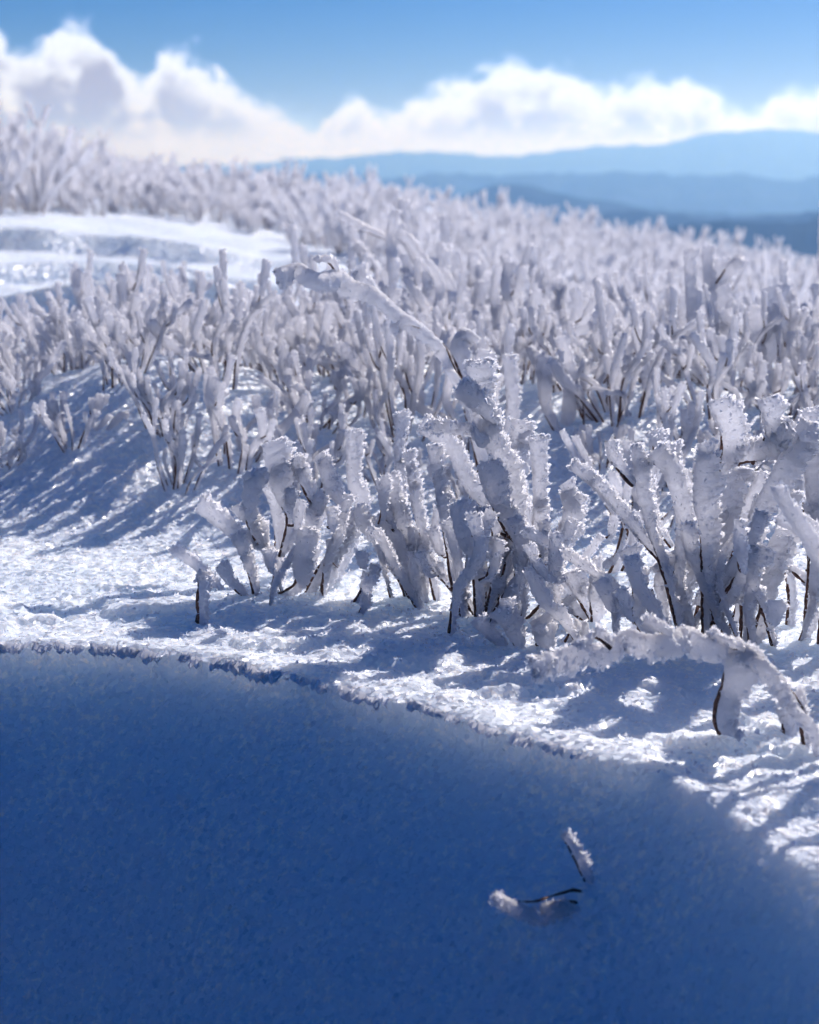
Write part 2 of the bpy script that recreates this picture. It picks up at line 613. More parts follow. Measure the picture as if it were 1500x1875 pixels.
# distant mountains ---------------------------------------------------------
def mountain(name, label, dist, prof, base, half, seed, rough):
    """prof: pixels of the skyline; the ridge stands at this distance as a range with depth"""
    ang = np.array([math.atan((p[0] - 750) / FPX) for p in prof])
    hz = []
    for (px, py) in prof:
        r = px_ray(px, py)
        hz.append(CAM_Z + r[2] / math.hypot(r[0], r[1]) * dist)
    a = np.linspace(math.radians(-50), math.radians(50), 620)
    top = np.interp(a, ang, hz)
    k = np.hanning(9); k /= k.sum()
    top = np.convolve(np.pad(top, 4, mode='edge'), k, mode='valid')
    top = top + rough * fbm2(a * 160, a * 0 + seed, 4, seed)
    out = np.clip((np.abs(a) - math.radians(18)) / math.radians(20), 0, 1)
    top = top - out * 0.25 * (top - base) + out * rough * 2.0 * fbm2(a * 14, a * 0 + 4, 2, seed + 3)
    t = np.linspace(-1, 1, 33)
    A, T = np.meshgrid(a, t)
    TOP = np.broadcast_to(top, A.shape)
    bell = np.maximum(1 - np.abs(T), 0) ** 1.15
    R = dist + T * half
    spur = fbm2(A * 55 + seed, T * 2.2, 4, seed + 7)
    Z = base + (TOP - base) * bell * (1 + 0.28 * spur * np.abs(T) ** 0.7 * (1 - np.abs(T)) * 2)
    V = np.stack([R * np.sin(A), R * np.cos(A), Z], -1).reshape(-1, 3)
    nx, ny = len(a), len(t)
    i = np.arange(nx - 1)[None, :] + nx * np.arange(ny - 1)[:, None]
    F = np.stack([i, i + 1, i + 1 + nx, i + nx], -1).reshape(-1, 4)
    o = link(name, mk_mesh(name, V, [F], [FOREST], True))
    tag(o, label, kind='structure')


mountain('mountain_range', 'palest far mountain range under the clouds', 42000,
         [(-900, 300), (0, 306), (470, 302), (530, 293), (575, 287), (625, 291), (690, 281), (725, 278), (790, 277), (860, 283), (925, 287),
          (1010, 277), (1080, 268), (1150, 266), (1220, 262), (1290, 243), (1350, 239), (1400, 234), (1440, 239), (1500, 243), (1900, 262), (2600, 290)],
         -950, 6500, 3, 34)
mountain('mountain_range', 'second mountain range, mid blue', 26000,
         [(-900, 330), (300, 326), (470, 312), (600, 318), (700, 326), (800, 316), (900, 322), (1000, 318), (1150, 314), (1250, 322), (1330, 318),
          (1420, 330), (1500, 322), (1900, 318), (2600, 335)], -950, 5000, 13, 26)
mountain('mountain_range', 'dome-shaped blue hill rising behind the frosted slope', 16000,
         [(-900, 420), (600, 420), (760, 400), (830, 370), (880, 343), (930, 334), (975, 341), (1030, 356), (1100, 368), (1200, 384), (1350, 392),
          (1500, 390), (1900, 375), (2600, 400)], -950, 3600, 23, 13)
mountain('mountain_range', 'low blue spur between the dome-shaped hill and the nearest ridge', 12500,
         [(-900, 470), (760, 450), (900, 428), (1010, 404), (1090, 392), (1150, 384), (1215, 391), (1300, 402), (1400, 396), (1500, 384), (1620, 378), (1900, 400),
          (2600, 430)], -950, 2800, 43, 9)
mountain('mountain_range', 'nearest dark blue ridge on the right', 9000,
         [(-900, 480), (800, 470), (1050, 440), (1150, 418), (1250, 410), (1320, 405), (1400, 407), (1500, 402), (1700, 395), (1900, 410), (2600, 440)],
         -950, 2400, 33, 10)

# haze ----------------------------------------------------------------------
hm, ht, hout = new_mat('haze')
pv = ht.new('ShaderNodeVolumePrincipled')
pv.inputs['Color'].default_value = (0.24, 0.50, 1.0, 1)
pv.inputs['Absorption Color'].default_value = (1, 1, 1, 1)
pv.inputs['Density'].default_value = 4.8e-5
pv.inputs['Anisotropy'].default_value = 0.45
ht.l.new(pv.outputs[0], hout.inputs['Volume'])
HX, HZ0, HZ1 = 50500.0, -1010.0, 1020.0
hv = np.array([[x, y, z] for z in (HZ0, HZ1) for y in (-HX, HX) for x in (-HX, HX)], float)
hf = np.array([[0, 2, 3, 1], [4, 5, 7, 6], [0, 1, 5, 4], [2, 6, 7, 3], [0, 4, 6, 2], [1, 3, 7, 5]])
haze = link('haze', mk_mesh('haze', hv, [hf], [hm], False))
tag(haze, 'thin blue haze over the valleys', kind='stuff')

# ------------------------------------------------------------------ rime
WIND = np.array([0.93, -0.33, 0.10])


def resample(P, ds):
    C = catmull(P)
    d = np.linalg.norm(np.diff(C, axis=0), axis=1)
    L = np.concatenate([[0], np.cumsum(d)])
    n = max(5, int(L[-1] / ds) + 1)
    t = np.linspace(0, L[-1], n)
    return np.stack([np.interp(t, L, C[:, k]) for k in range(3)], -1), L[-1]


def frame(P, wind):
    T = np.gradient(P, axis=0)
    T /= np.linalg.norm(T, axis=1)[:, None] + 1e-12
    W = wind[None, :] - (T @ wind)[:, None] * T
    W /= np.linalg.norm(W, axis=1)[:, None] + 1e-9
    return T, W, np.cross(T, W)


def tube_faces(n, m, off=0):
    i = np.arange(n - 1)[:, None] * m
    j = np.arange(m)[None, :]
    j2 = (j + 1) % m
    return (np.stack([i + j, i + j2, i + m + j2, i + m + j], -1).reshape(-1, 4) + off)


def n1d(t, seed):
    return vn2(t, np.zeros_like(t) + 0.5, seed)


def rime_arrays(P0, e0, e1, rng, ds=0.003, m=18, cryst=900.0, wind=WIND, size=1.0, flat=0.36, bare=0.5):
    """a coat of rime: feathers grown to windward of the twig, layered, wider to the tip, crusted with crystals"""
    seed = int(rng.integers(1, 1 << 20))
    P, L = resample(P0, ds)
    n = len(P)
    T, W, S = frame(P, wind)
    t = np.linspace(0, 1, n)
    arc = t * L
    e = e0 + (e1 - e0) * t ** 1.1
    lay = (arc / (0.0085 * size) + 0.6 * n1d(arc / 0.02, seed + 5)) % 1.0
    e = e * (1 + 0.34 * n1d(arc / (0.030 * size), seed) + 0.12 * n1d(arc / (0.009 * size), seed + 1) + 0.20 * (lay - 0.5) + 0.06 * rng.standard_normal(n))
    th = (e0 + (e1 - e0) * t) * (flat + 0.16 * n1d(arc / 0.026, seed + 2)) * (1 + 0.30 * (lay - 0.5) + 0.09 * rng.standard_normal(n)) * 0.62 + 0.0012
    # closing the tip: a blunt, slightly domed head
    cap = np.clip((L - arc) / (0.6 * e1 + 1e-6), 0, 1)
    capf = np.sqrt(np.clip(1 - (1 - cap) ** 2.6, 0.02, 1))
    e = e * (0.56 + 0.44 * capf)
    th = th * capf
    basef = sst(-0.004, 0.018, arc)
    th = th * (0.45 + 0.55 * basef)
    e = e * (0.5 + 0.5 * basef)
    a = np.linspace(0, 2 * math.pi, m, endpoint=False)
    uu = (1 - np.cos(a)) / 2
    back = np.where(t < bare, -0.0006, 0.003) * size
    back = back * 0 + size * (-0.0008 + 0.0052 * sst(bare - 0.15, bare + 0.25, t) + 0.0006 * n1d(arc / 0.02, seed + 9))
    U = e[:, None] * uu[None, :] ** 0.9 - back[:, None] * (1 - uu)[None, :] * 1.0
    Vv = th[:, None] * np.sign(np.sin(a))[None, :] * np.abs(np.sin(a))[None, :] ** 0.75 * (0.62 + 0.5 * uu)[None, :]
    # blotchy relief on the flanks
    AA, RR = np.meshgrid(a, arc)
    rel = vn2(RR / (0.006 * size), AA * 1.4, seed + 11) * 0.16 + vn2(RR / (0.018 * size), AA * 0.8, seed + 12) * 0.22
    Vv = Vv * (1 + rel)
    U = U * (1 + 0.10 * vn2(RR / (0.005 * size), AA * 2.0 + 3, seed + 13))
    up = U * (0.26 + 0.1 * n1d(arc / 0.05, seed + 3))[:, None] * (0.3 + 0.7 * cap)[:, None]
    V = P[:, None, :] + W[:, None, :] * U[..., None] + S[:, None, :] * Vv[..., None] + T[:, None, :] * up[..., None]
    V = V + rng.standard_normal(V.shape) * 0.00045 * size
    body = V.reshape(-1, 3)
    quads = tube_faces(n, m)
    c0 = body[:m].mean(0); c1 = body[-m:].mean(0) + T[-1] * e1 * 0.05
    nb = len(body)
    j = np.arange(m); j2 = (j + 1) % m
    tris = np.vstack([np.stack([j2, j, np.full(m, nb)], -1), np.stack([(n - 1) * m + j, (n - 1) * m + j2, np.full(m, nb + 1)], -1)])
    verts = [body, c0[None], c1[None]]
    off = nb + 2
    # crystals
    k = int(cryst * L)
    ctr = []
    if k > 0:
        ri = np.minimum((n - 1) * rng.random(k) ** 0.75, n - 1).astype(int)
        tip = rng.random(k) < 0.16
        ri[tip] = n - 1 - rng.integers(0, max(2, int(0.25 * e1 / ds)), tip.sum())
        ri = np.clip(ri, 0, n - 1)
        # mostly on the windward edge, some on the flanks
        ai = np.where(rng.random(k) < 0.62, math.pi + 0.9 * rng.standard_normal(k), rng.random(k) * 2 * math.pi)
        aj = np.round(ai / (2 * math.pi) * m).astype(int) % m
        p = V[ri, aj]
        cen = P[ri] + W[ri] * (e[ri] * 0.42)[:, None]
        d = p - cen
        d /= np.linalg.norm(d, axis=1)[:, None] + 1e-9
        d = d + 0.35 * W[ri] + T[ri] * np.where(tip, 0.9, 0.25)[:, None] + 0.35 * rng.standard_normal((k, 3))
        d /= np.linalg.norm(d, axis=1)[:, None] + 1e-9
        ln = size * (0.0014 + 0.0028 * rng.random(k) ** 2)
        q = rng.standard_normal((k, 3))
        q -= (q * d).sum(1)[:, None] * d
        q /= np.linalg.norm(q, axis=1)[:, None] + 1e-9
        s = np.cross(d, q)
        bw = ln * (0.45 + 0.35 * rng.random(k))
        b0 = p - d * (ln * 0.4)[:, None]
        A1 = b0 + q * bw[:, None]
        A2 = b0 - q * bw[:, None]
        A3 = p + d * ln[:, None] - q * (bw * 0.35)[:, None]
        A4 = p + d * (ln * 0.8)[:, None] + q * (bw * 0.55)[:, None] + s * (bw * 0.5)[:, None]
        cv = np.stack([A1, A2, A3, A4], 1).reshape(-1, 3)
        b = off + 4 * np.arange(k)
        ctr = np.vstack([np.stack([b, b + 1, b + 2], -1), np.stack([b, b + 2, b + 3], -1)])
        verts.append(cv)
    return np.vstack(verts), quads, np.asarray(tris), np.asarray(ctr)


def twig_arrays(P0, r0, r1, rng, ds=0.006, m=6, wind=WIND):
    P, L = resample(P0, ds)
    n = len(P)
    T, W, S = frame(P, wind)
    t = np.linspace(0, 1, n)
    r = (r0 + (r1 - r0) * t) * (1 + 0.18 * rng.standard_normal(n))
    r[-1] *= 0.3
    a = np.linspace(0, 2 * math.pi, m, endpoint=False)
    V = P[:, None, :] + r[:, None, None] * (np.cos(a)[None, :, None] * W[:, None, :] + np.sin(a)[None, :, None] * S[:, None, :])
    V = V - W[:, None, :] * (r * 0.5)[:, None, None]
    V = V.reshape(-1, 3)
    return V, tube_faces(n, m), np.stack([np.full(m - 2, (n - 1) * m), (n - 1) * m + np.arange(1, m - 1), (n - 1) * m + np.arange(2, m)], -1)


def branch(parent, P, e0, e1, rng, tw=0.0016, ds=0.003, m=18, cryst=900.0, wind=WIND, size=1.0, flat=0.36, bare=0.5, coat=True):
    """one twig (part) and its coat of rime (sub-part), in the coordinates of the shrub"""
    V, q, t3 = twig_arrays(P, tw * 1.25, tw * 0.7, rng, ds=max(ds * 2, 0.005), wind=wind)
    b = link('branch', mk_mesh('branch', V, [q, t3], [BARK], True), parent)
    if coat:
        V, q, t3, c = rime_arrays(P, e0, e1, rng, ds, m, cryst, wind, size, flat, bare)
        link('rime_coat', mk_mesh('rime_coat', V, [q, t3, c], [RIME, FLAKE], [True, True, False], [0, 0, 1]), b)
    return b


def ground_hit(px, py):
    r = px_ray(px, py)
    ts = np.concatenate([np.arange(0.8, 3, 0.004), np.arange(3, 30, 0.03)])
    P = np.array([0, 0, CAM_Z])[None] + r[None] * ts[:, None]
    h = terrain(P[:, 0], P[:, 1])
    k = np.argmax(P[:, 2] < h)
    return ts[k] if P[k, 2] < h[k] else None


def shrub_paths(rng, H, nst, spread, e_tip, forks=1.0):
    out = []
    a0 = rng.uniform(0, 6.28)
    for i in range(nst):
        a = a0 + 2.4 * i + rng.normal(0, 0.4)
        tilt = math.radians(rng.uniform(5, spread))
        L = H * rng.uniform(0.62, 1.12)
        b = np.array([math.cos(a), math.sin(a), 0]) * rng.uniform(0.004, 0.045)
        h = np.array([math.cos(a), math.sin(a), 0]) * math.sin(tilt)
        d = h + np.array([0, 0, math.cos(tilt)])
        p0 = b + np.array([0, 0, -0.02])
        bend = rng.uniform(-0.35, 0.5)
        side = np.array([-math.sin(a), math.cos(a), 0]) * rng.normal(0, 0.07)
        p1 = b + (d + h * bend * 0.6) * L * 0.36 + side * L
        p2 = b + (d + h * bend * 0.35) * L * 0.7 + rng.normal(0, 0.03, 3) * L
        p3 = b + d * L + rng.normal(0, 0.06, 3) * L
        e1 = e_tip * rng.uniform(0.7, 1.25)
        P = np.array([p0, p1, p2, p3])
        out.append((P, 0.006, e1, rng.uniform(0.0011, 0.0019)))
        nf = int(rng.random() < 0.8 * forks) + int(rng.random() < 0.5 * forks)
        for f in range(nf):
            t = rng.uniform(0.35, 0.8)
            q = P[1] + (P[2] - P[1]) * (t - 0.33) * 3 if t < 0.66 else P[2] + (P[3] - P[2]) * (t - 0.66) * 3
            aa = rng.uniform(0, 6.28)
            dd = d + 0.75 * np.array([math.cos(aa), math.sin(aa), 0.25])
            dd /= np.linalg.norm(dd)
            l2 = L * rng.uniform(0.2, 0.42)
            m2 = q + dd * l2 * 0.5 + np.array([0, 0, -0.01])
            out.append((np.array([q, m2, q + dd * l2 + np.array([0, 0, 0.2 * l2])]), 0.008, e1 * rng.uniform(0.7, 1.0), 0.0012))
    # fine bare twigs low in the shrub
    for i in range(int(nst * 0.8)):
        a = rng.uniform(0, 6.28)
        d = np.array([math.cos(a) * 0.5, math.sin(a) * 0.5, 1.0])
        L = H * rng.uniform(0.3, 0.6)
        b = np.array([math.cos(a), math.sin(a), 0]) * rng.uniform(0, 0.06)
        out.append((np.array([b - [0, 0, 0.02], b + d * L * 0.5 + rng.normal(0, 0.012, 3), b + d * L + rng.normal(0, 0.02, 3)]), 0.0022, 0.0055, 0.0010))
    return out


# ------------------------------------------------------------------ shrubs traced from the photograph, nearest first
def plant(name, label, base_px, items, seed, group='rime-coated shrubs close to the snow lip', cat='shrub', depth=None,
          ds=0.0028, m=18, cryst=2400.0, lean=0.05, shift=0.0, extra=None, wid=0.76):
    """items: (pixels from base to tip, width at base, width at tip, options); widths in pixels of the photograph"""
    rng = np.random.default_rng(seed)
    d0 = depth if depth is not None else ground_hit(*base_px)
    d0 += shift
    root = at(base_px[0], base_px[1], d0)
    root[2] = float(terrain(root[0], root[1]))
    e = link(name, None)
    e.location = root
    tag(e, label, cat, group)
    for it in items:
        pxs, w0, w1 = it[0], it[1], it[2]
        op = it[3] if len(it) > 3 else {}
        dd = op.get('d', rng.uniform(-0.02, 0.02))
        if op.get('g'):                            # starts on the snow where its first pixel meets it
            dd = ground_hit(*pxs[0]) - d0 + op.get('d', 0.0)
        ln = op.get('lean', rng.uniform(-lean, lean))
        n = len(pxs)
        P = np.array([at(p[0], p[1], d0 + dd + ln * k / max(n - 1, 1)) for k, p in enumerate(pxs)])
        if n > 2:
            P[1:-1] += rng.standard_normal((n - 2, 3)) * np.array([0, 0.008, 0])
        if not op.get('a'):
            gz = float(terrain(P[0, 0], P[0, 1]))
            if P[0, 2] - gz > 0.015:
                q = P[0] + (root - P[0]) * np.array([0.35, 0.2, 0])
                q[2] = float(terrain(q[0], q[1])) - 0.01
                P = np.vstack([q, P])
            else:
                P[0, 2] = min(P[0, 2], gz - 0.006)
        sc = (d0 + dd) / FPX
        # short side lobes make the stalks knobbly
        if n >= 3 and w1 > 24 and op.get('coat', True) and m >= 12:
            Cc = catmull(P)
            for _ in range(int(rng.integers(0, 3))):
                i = int(rng.uniform(0.45, 0.96) * (len(Cc) - 2))
                tg = Cc[i + 1] - Cc[i]
                tg = tg / (np.linalg.norm(tg) + 1e-9)
                dv = 0.7 * tg + rng.normal(0, 0.6, 3) + np.array([rng.choice([-0.7, 0.5]), -0.1, 0.35])
                dv = dv / np.linalg.norm(dv)
                l2 = rng.uniform(0.4, 0.8) * w1 * sc
                base = Cc[i] + WIND * 0.2 * w1 * sc
                Q = np.array([base, base + dv * l2 * 0.5 + rng.normal(0, 0.002, 3), base + dv * l2 + np.array([0, 0, 0.002])])
                branch(e, Q - root, 0.5 * w1 * sc * rng.uniform(0.5, 0.9), 0.62 * w1 * sc * rng.uniform(0.6, 1.0), rng, tw=0.001, ds=ds, m=m, cryst=cryst,
                       wind=op.get('wind', WIND), flat=rng.uniform(0.5, 0.8), bare=0.0)
        wv = wid * rng.uniform(0.8, 1.08)
        branch(e, P - root, wv * w0 * sc, wv * w1 * sc, rng, tw=op.get('tw', 0.0016), ds=ds, m=m, cryst=cryst, wind=op.get('wind', WIND),
               size=op.get('size', 1.0), flat=op.get('flat', rng.uniform(0.6, 0.9)), bare=op.get('bare', 0.45), coat=op.get('coat', True))
    # finer shoots between the traced stalks
    if extra:
        for (P, e0, e1, tw) in shrub_paths(rng, extra[0], extra[1], 55, 0.013, 1.2):
            off_ = np.array([rng.normal(0, extra[2]), rng.normal(0.01, 0.03), 0.0])
            off_[2] = float(terrain(root[0] + off_[0], root[1] + off_[1])) - root[2]
            branch(e, P + off_, e0 * 0.9, e1, rng, tw=tw, ds=0.004, m=12, cryst=1600, flat=rng.uniform(0.6, 0.85), bare=0.3)
    return e


A = {'a': True}
DOWN = np.array([0.25, -0.45, -0.75])
plant('rime_shrub', 'small fan-topped frosted shrub with a bent bare dark twig at its foot', (498, 1088), [
    ([(498, 1089), (505, 1043), (500, 1030), (473, 1003), (433, 977), (360, 930)], 16, 44, {'bare': 0.3}),
    ([(478, 1003), (458, 960), (453, 915), (456, 862)], 34, 52, A),
    ([(485, 1000), (455, 960), (425, 930)], 36, 40, A),
    ([(498, 1088), (540, 1072), (543, 1033), (553, 965)], 14, 50, {'bare': 0.45}),
    ([(513, 1020), (527, 950), (507, 905), (485, 813)], 20, 54, {'a': True, 'bare': 0.42}),
    ([(468, 1084), (450, 1017), (427, 980)], 14, 26),
    ([(453, 1090), (417, 1060), (398, 1038)], 14, 34),
    ([(583, 1042), (617, 990), (634, 955)], 16, 38),
    ([(545, 965), (567, 925), (592, 935)], 32, 44, A),
    ([(572, 925), (547, 877), (530, 838)], 26, 34, A),
    ([(628, 950), (600, 897), (585, 842)], 24, 36),
    ([(652, 935), (641, 877), (642, 788)], 20, 38, {'d': 0.05}),
    ([(505, 960), (490, 900), (470, 880)], 18, 30, {'d': 0.04})], 101, extra=(0.11, 4, 0.045))
plant('rime_stub', 'short upright frosted twig stub standing alone by the snow lip', (364, 1132), [
    ([(364, 1133), (366, 1083), (366, 1052)], 33, 36, {'bare': 0.8, 'lean': 0.0, 'flat': 0.5, 'tw': 0.0022})], 102, cat='twig')
plant('rime_shrub', 'tiny frosted sprig right of the fan-topped shrub', (647, 1097), [
    ([(647, 1098), (677, 1050), (684, 1034)], 12, 26, {'bare': 0.8}),
    ([(655, 1092), (668, 1066), (664, 1052)], 8, 16)], 103)
plant('rime_shrub', 'left-leaning frosted stalk with blunt head before the tall central shrub', (750, 1104), [
    ([(747, 1105), (730, 1057), (703, 1017), (667, 967), (648, 935)], 16, 46, {'bare': 0.35}),
    ([(773, 1090), (747, 1063), (713, 1033)], 12, 26, {'bare': 0.6}),
    ([(765, 1088), (700, 1020), (690, 985)], 12, 30),
    ([(752, 1100), (765, 1030), (745, 990)], 12, 26, {'d': 0.05})], 104, extra=(0.10, 3, 0.03))
plant('rime_shrub', 'tall central shrub with a fused lumpy rime head', (873, 1130), [
    ([(873, 1131), (854, 1102), (828, 1080), (783, 1029), (738, 974), (708, 872)], 14, 36, {'bare': 0.3}),
    ([(830, 1078), (818, 1000), (806, 920), (799, 878), (788, 816)], 14, 40),
    ([(873, 1112), (866, 1032), (846, 984), (828, 924)], 16, 54, {'lean': -0.04}),
    ([(905, 1000), (889, 936), (854, 888), (822, 824), (768, 785)], 26, 44),
    ([(930, 960), (926, 872), (900, 824), (868, 754), (862, 662)], 46, 70, {'flat': 0.62, 'size': 1.3, 'lean': -0.03}),
    ([(905, 800), (880, 750), (835, 715)], 44, 48, {'a': True, 'flat': 0.6, 'size': 1.3, 'lean': -0.03}),
    ([(925, 890), (940, 830), (945, 768)], 46, 52, {'a': True, 'flat': 0.6, 'size': 1.3}),
    ([(920, 850), (870, 800), (776, 780)], 50, 40, {'a': True, 'flat': 0.6, 'lean': -0.05, 'size': 1.2}),
    ([(935, 985), (905, 930), (880, 850)], 48, 50, {'a': True, 'flat': 0.6, 'size': 1.2, 'lean': -0.02}),
    ([(975, 985), (982, 888), (975, 800)], 24, 36),
    ([(918, 975), (978, 1000), (1020, 984), (1036, 936), (1032, 898)], 26, 46, A),
    ([(1005, 1000), (1030, 965), (1040, 945)], 34, 44, A),
    ([(918, 1064), (924, 1032), (937, 990)], 22, 52, A),
    ([(959, 1147), (924, 1096), (905, 1064)], 12, 28, {'bare': 0.6}),
    ([(1000, 1092), (972, 1064), (953, 1030)], 12, 28, {'bare': 0.6}),
    ([(1030, 1085), (1014, 1054), (1000, 1022)], 20, 50),
    ([(885, 1128), (905, 1050), (895, 985)], 14, 34),
    ([(764, 950), (754, 888), (746, 828)], 18, 28, {'d': 0.06}),
    ([(735, 940), (729, 856), (728, 757)], 20, 32, {'d': 0.10}),
    ([(845, 1090), (860, 1010), (880, 930)], 16, 36),
    ([(890, 1080), (868, 1040), (858, 1000)], 16, 34),
    ([(940, 1080), (950, 1010), (930, 950)], 16, 34)], 105, lean=0.06, extra=(0.17, 7, 0.06))
plant('rime_shrub', 'low shaded frosted stumps at the foot of the central shrub', (935, 1190), [
    ([(924, 1192), (898, 1165), (868, 1136)], 24, 42, {'bare': 0.2}),
    ([(952, 1186), (926, 1146), (902, 1122)], 30, 54, {'bare': 0.2}),
    ([(986, 1186), (984, 1160), (978, 1138)], 36, 58, {'bare': 0.3}),
    ([(1030, 1178), (1050, 1156), (1076, 1144)], 30, 42, {'wind': DOWN})], 106, lean=0.02)
plant('rime_shrub', 'blunt double-headed frosted clump between the centre and right shrubs', (1086, 1142), [
    ([(1086, 1142), (1062, 1099), (1034, 1052)], 30, 54, {'flat': 0.5}),
    ([(1086, 1130), (1082, 1090), (1088, 1052)], 34, 50, {'flat': 0.5}),
    ([(1080, 1140), (1046, 1120), (1030, 1098)], 20, 36)], 107)
plant('rime_shrub', 'slender arching frosted twig between the centre and right shrubs', (1113, 1056), [
    ([(1113, 1060), (1136, 1000), (1145, 958), (1100, 894), (1044, 854)], 16, 26),
    ([(1142, 968), (1125, 1010), (1100, 1040)], 12, 20, A)], 108)
plant('rime_shrub', 'big right-hand shrub of broad rime blades with dark stems', (1330, 1178), [
    ([(1290, 1165), (1282, 986), (1276, 910), (1284, 824)], 22, 60, {'bare': 0.55, 'lean': -0.03}),
    ([(1242, 1160), (1256, 1074), (1256, 1018)], 18, 48, {'bare': 0.6}),
    ([(1358, 1184), (1362, 1090), (1330, 1010), (1320, 920), (1345, 855)], 22, 58, {'bare': 0.35}),
    ([(1306, 1120), (1345, 1020), (1410, 890), (1474, 768)], 24, 72, {'lean': -0.04}),
    ([(1318, 870), (1322, 790), (1302, 736)], 40, 54, {'a': True, 'flat': 0.5, 'lean': -0.04}),
    ([(1330, 850), (1400, 838), (1462, 800)], 54, 44, {'a': True, 'flat': 0.6, 'wind': np.array([0.3, -0.5, 0.8]), 'lean': -0.05}),
    ([(1380, 850), (1402, 790), (1396, 730)], 30, 54, {'a': True, 'flat': 0.5, 'lean': -0.04}),
    ([(1474, 1164), (1474, 1010), (1482, 910), (1470, 750)], 22, 56, {'bare': 0.5}),
    ([(1162, 1140), (1162, 1074), (1140, 1008)], 20, 42, {'bare': 0.6}),
    ([(1226, 1060), (1170, 982), (1110, 910), (1046, 852)], 16, 28),
    ([(1218, 1060), (1182, 930), (1162, 816)], 16, 38),
    ([(1236, 1060), (1246, 950), (1222, 870), (1192, 830)], 26, 54),
    ([(1160, 890), (1126, 850), (1114, 808)], 18, 26, A),
    ([(1200, 850), (1198, 788)], 24, 28, A),
    ([(1228, 870), (1230, 812)], 20, 28, A),
    ([(1418, 1188), (1396, 1122), (1384, 1080)], 12, 30, {'bare': 0.8}),
    ([(1394, 1114), (1402, 1030), (1432, 968)], 18, 60),
    ([(1482, 1075), (1450, 1046), (1416, 1032)], 12, 24, A),
    ([(1310, 1120), (1350, 1060), (1380, 1000)], 22, 50, A),
    ([(1440, 1170), (1445, 1080), (1425, 990), (1440, 900)], 16, 46, {'d': 0.05}),
    ([(1225, 1150), (1205, 1080), (1215, 1010)], 14, 36, {'d': 0.04}),
    ([(1500, 1170), (1520, 1010), (1500, 880), (1515, 770)], 18, 54),
    ([(1340, 1180), (1300, 1130), (1270, 1100)], 10, 22, {'bare': 0.9})], 109, lean=0.06, extra=(0.17, 9, 0.075))
plant('rime_arch', 'bowed frosted branch with toothed underside lying before the right-hand shrub', (1495, 1385), [
    ([(1500, 1390), (1478, 1320), (1440, 1258), (1385, 1202), (1345, 1182), (1300, 1178), (1260, 1158), (1215, 1162), (1185, 1172), (1150, 1168), (1110, 1190), (1075, 1186), (1025, 1206), (972, 1212)], 30, 46,
     {'wind': DOWN, 'flat': 0.75, 'bare': 0.15, 'd': 0.0, 'lean': 0.03, 'size': 1.25}),
    ([(1312, 1330), (1322, 1240), (1345, 1180)], 44, 58, {'bare': 0.7, 'd': 0.02, 'lean': 0.0, 'tw': 0.002}),
    ([(1440, 1345), (1437, 1318), (1430, 1292)], 34, 40, {'d': 0.04, 'lean': 0.0}),
    ([(1478, 1350), (1462, 1300), (1450, 1270)], 20, 30, {'d': 0.01}),
    ([(1235, 1172), (1210, 1150), (1178, 1140)], 26, 22, {'a': True, 'd': 0.01, 'flat': 0.7, 'lean': 0.0}),
    ([(1380, 1205), (1340, 1180), (1300, 1160)], 26, 20, {'a': True, 'd': 0.01, 'flat': 0.7, 'lean': 0.0}),
    ([(1120, 1185), (1090, 1172), (1050, 1180)], 26, 22, {'a': True, 'd': 0.01, 'flat': 0.7, 'lean': 0.0})], 110, cat='branch')
plant('buried_twig', 'two small rime feathers on dark twigs poking from the shaded drift face', (1015, 1662), [
    ([(1076, 1622), (1056, 1577), (1030, 1528)], 34, 24, {'a': True, 'g': True, 'tw': 0.001, 'bare': 0.9, 'd': 0.004, 'lean': -0.012, 'flat': 0.5}),
    ([(1000, 1680), (952, 1656), (905, 1640)], 36, 24, {'a': True, 'g': True, 'd': -0.004, 'lean': -0.045, 'wind': np.array([0.45, -0.1, -0.8]), 'flat': 0.7, 'bare': 0.1}),
    ([(1095, 1650), (1060, 1636), (1030, 1634), (1000, 1644)], 6, 8, {'a': True, 'g': True, 'd': 0.006, 'lean': -0.016, 'tw': 0.0014, 'coat': False}),
    ([(1005, 1643), (975, 1636), (940, 1650)], 6, 8, {'a': True, 'g': True, 'd': -0.006, 'lean': -0.02, 'tw': 0.0011, 'coat': False}),
    ([(1088, 1668), (1045, 1656), (990, 1664)], 34, 30, {'a': True, 'g': True, 'd': 0.006, 'lean': -0.004, 'wind': np.array([0.2, -0.5, -0.7]), 'flat': 0.6})],
    111, group=None, cat='twig', lean=0.01)
plant('rime_shrub', 'shrub with a long rime arm reaching left above the band of stalks', (885, 900), [
    ([(905, 900), (880, 770), (835, 680), (815, 640), (770, 592), (735, 572), (690, 532), (650, 520), (620, 500), (580, 502), (545, 488), (503, 498)], 20, 46,
     {'wind': np.array([0.1, -0.3, -0.75]), 'flat': 0.7, 'bare': 0.5, 'lean': -0.1}),
    ([(850, 700), (830, 640), (850, 600)], 26, 40, A),
    ([(690, 545), (660, 520), (650, 492)], 26, 30, {'a': True, 'd': -0.03}),
    ([(880, 880), (860, 760), (880, 640)], 18, 40, {'lean': 0.03}),
    ([(770, 600), (740, 590), (715, 600)], 18, 22, {'a': True, 'd': -0.07}),
    ([(620, 505), (600, 478), (575, 474)], 18, 20, {'a': True, 'd': -0.08}),
    ([(900, 880), (930, 760), (925, 650)], 18, 34)], 112, group='rime-coated shrubs behind the front row', ds=0.004, m=14, cryst=900, depth=2.2, wid=0.8)
